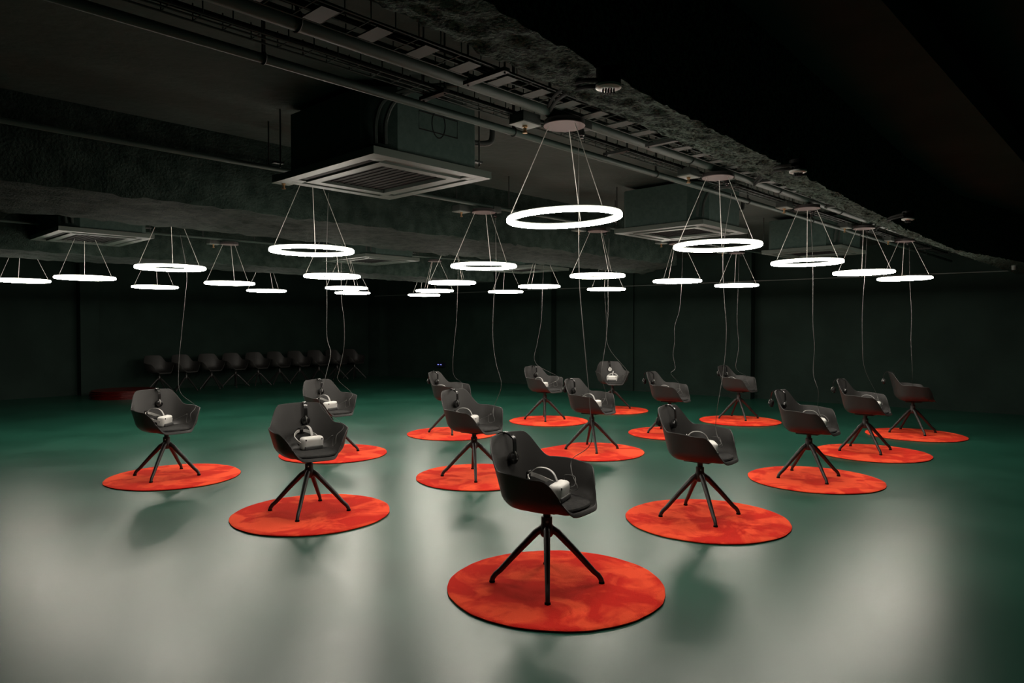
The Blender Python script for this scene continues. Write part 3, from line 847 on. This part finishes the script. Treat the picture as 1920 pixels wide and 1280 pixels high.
make_ac((4.19, 8.90), 0.98, 1.05, 2.449, 'rightmost ceiling air unit, behind the right-hand lamps', False)
make_ac((-2.08, 9.95), 0.98, 1.15, 2.449, 'ceiling air unit low behind the second row of lamps, left of centre', False)
make_ac((0.34, 11.72), 0.98, 1.15, 2.449, 'farthest ceiling air unit, at the middle of the picture', False)

# conduit along the face of the second beam
bm = bmesh.new(); tube(bm, [uv(-6, 5.32, 2.74), uv(7.5, 5.32, 2.74)], 0.016, 8)
o = obj('conduit', bm, M['pipe']); tag(o, 'thin conduit along the near face of the second ceiling beam', 'pipe')

# ------------------------------------------------------------------ tether cables from the ceiling to the chairs
def px_pt(x, y, d):      # sight-line slope to a point at distance d
    X = (x - 960) / 1309.5; Zs = -(y - 640) / 1309.5
    c, s = math.cos(0.02064), math.sin(0.02064)
    yy = c + Zs * s; zz = -s + Zs * c
    return Vector((X / yy * d, d, EYE + zz / yy * d))
TET = {(0,0):[(1085,262,3.95),(1085,410,3.95),(1086,520,3.95),(1090,580,3.95),(1099,680,3.93),(1106,760,3.9),(1108,830,3.88),(1100,862,3.85),(1088,884,3.83),(1065,900,3.8)],
 (0,1):[(1372,362,5.35),(1356,470,5.35),(1358,560,5.35),(1362,620,5.35),(1357,690,5.35),(1345,765,5.33),(1337,792,5.3),(1335,815,5.25),(1340,832,5.2)],
 (0,2):[(1520,400,6.75),(1524,500,6.75),(1524,600,6.75),(1527,650,6.75),(1525,700,6.75),(1534,732,6.7),(1549,744,6.65),(1553,752,6.6),(1548,765,6.58)],
 (0,3):[(1626,440,8.1),(1621,520,8.1),(1617,580,8.1),(1617,640,8.1),(1621,690,8.1),(1617,725,8.1)],
 (0,4):[(1705,462,9.4),(1706,530,9.4),(1709,590,9.4),(1708,640,9.4),(1711,700,9.4),(1713,722,9.4)],
 (1,0):[(616,362,5.6),(612,490,5.6),(613,560,5.6),(613,630,5.6),(620,662,5.55),(612,700,5.5),(600,760,5.42),(610,790,5.36)],
 (1,1):[(929,405,6.9),(930,510,6.9),(926,560,6.9),(924,630,6.9),(930,680,6.85),(940,722,6.8),(945,745,6.75),(940,762,6.72)],
 (1,2):[(1142,447,8.25),(1140,520,8.25),(1140,590,8.25),(1136,640,8.25),(1128,700,8.2),(1112,735,8.15),(1110,752,8.1)],
 (1,3):[(1280,470,9.6),(1278,530,9.6),(1274,580,9.6),(1265,612,9.6),(1265,640,9.6),(1262,665,9.6),(1266,690,9.55),(1258,700,9.5)],
 (1,4):[(1386,475,11.0),(1384,540,11.0),(1382,600,11.0),(1385,650,11.0),(1380,690,10.95),(1385,705,10.9)],
 (2,0):[(338,440,6.9),(350,510,6.9),(347,560,6.9),(341,620,6.9),(335,690,6.85),(338,735,6.8),(352,753,6.75),(340,770,6.68)],
 (2,1):[(640,470,8.1),(640,555,8.1),(645,600,8.1),(645,650,8.1),(636,695,8.1),(634,712,8.1),(628,738,8.05)],
 (2,2):[(860,480,9.6),(858,540,9.6),(856,600,9.6),(851,650,9.6),(850,700,9.6),(846,718,9.55)],
 (2,3):[(1020,490,10.9),(1017,545,10.9),(1015,600,10.9),(1008,640,10.9),(1004,680,10.9),(1010,705,10.85)],
 (2,4):[(1136,498,12.4),(1134,545,12.4),(1137,600,12.4),(1141,650,12.4),(1146,690,12.35),(1147,708,12.3)]}
TETW = {}
for (i, j), pts in TET.items():
    cx, cy, cyw, _ = CH[i, j]
    ca, sa = math.cos(R(cyw)), math.sin(R(cyw))
    hx, hy, _ = HS.get((i, j), (0.0, 0.0, 0))
    wob = random.uniform(-.03, .03)
    loc = [(0.03 + wob, 0.262, 0.672), (0.07 + wob, 0.195, 0.60), (0.115, 0.165 + wob, 0.535), (0.04, 0.175, 0.515), (0.02 + wob, 0.185, 0.585), (0.09, 0.15, 0.600), (hx + 0.03, hy + 0.11, 0.560), (hx, hy + 0.085, 0.545)]
    drop = [px_pt(*p) for p in pts]
    drop = [p for p in drop if p.z > 0.80]
    P = catmull(drop + [Vector((cx + ca * a - sa * b, cy + sa * a + ca * b, c)) for a, b, c in loc], 6)
    bm = bmesh.new(); tube(bm, P, 0.0020, 6)
    o = obj('tether_cable', bm, M['cable_white'])
    tag(o, 'thin cable hanging from the ceiling to the ' + ('chair nearest the camera' if (i, j) == (0, 0) else '%s chair of the %s diagonal row' % (ORD[j], ROW[i])), 'cable', 'tether cables hanging to the chairs')

# ------------------------------------------------------------------ small things on the end wall
p = C0 + DE * wall_hit(-0.0985) + NE * 0.10
t = empty('indicator_box', (p.x, p.y, 0.36), math.atan2(DE.y, DE.x))
bm = bmesh.new(); box(bm, (0, 0, 0.05), (0.22, 0.16, 0.12), bev=0.02); obj('case', bm, M['device'], t)
for s in (-1, 1):
    bm = bmesh.new(); box(bm, (s * 0.05 + 0.03, -0.083, 0.055), (0.05, 0.006, 0.020), bev=0.002); obj('indicator_light', bm, M['blue'], t)
tag(t, 'small dark box with two blue lights low on the end wall', 'device')
bm = bmesh.new()
q0 = C0 + DE * 0.3 + NE * 0.32; q1 = C0 + DE * 18 + NE * 0.32
tube(bm, [(q0.x, q0.y, 2.36), ((q0.x + q1.x) / 2, (q0.y + q1.y) / 2, 2.36), (q1.x, q1.y, 2.36)], 0.008, 6)
o = obj('wall_cable', bm, M['lid']); tag(o, 'thin pale cable run high along the end wall', 'cable')
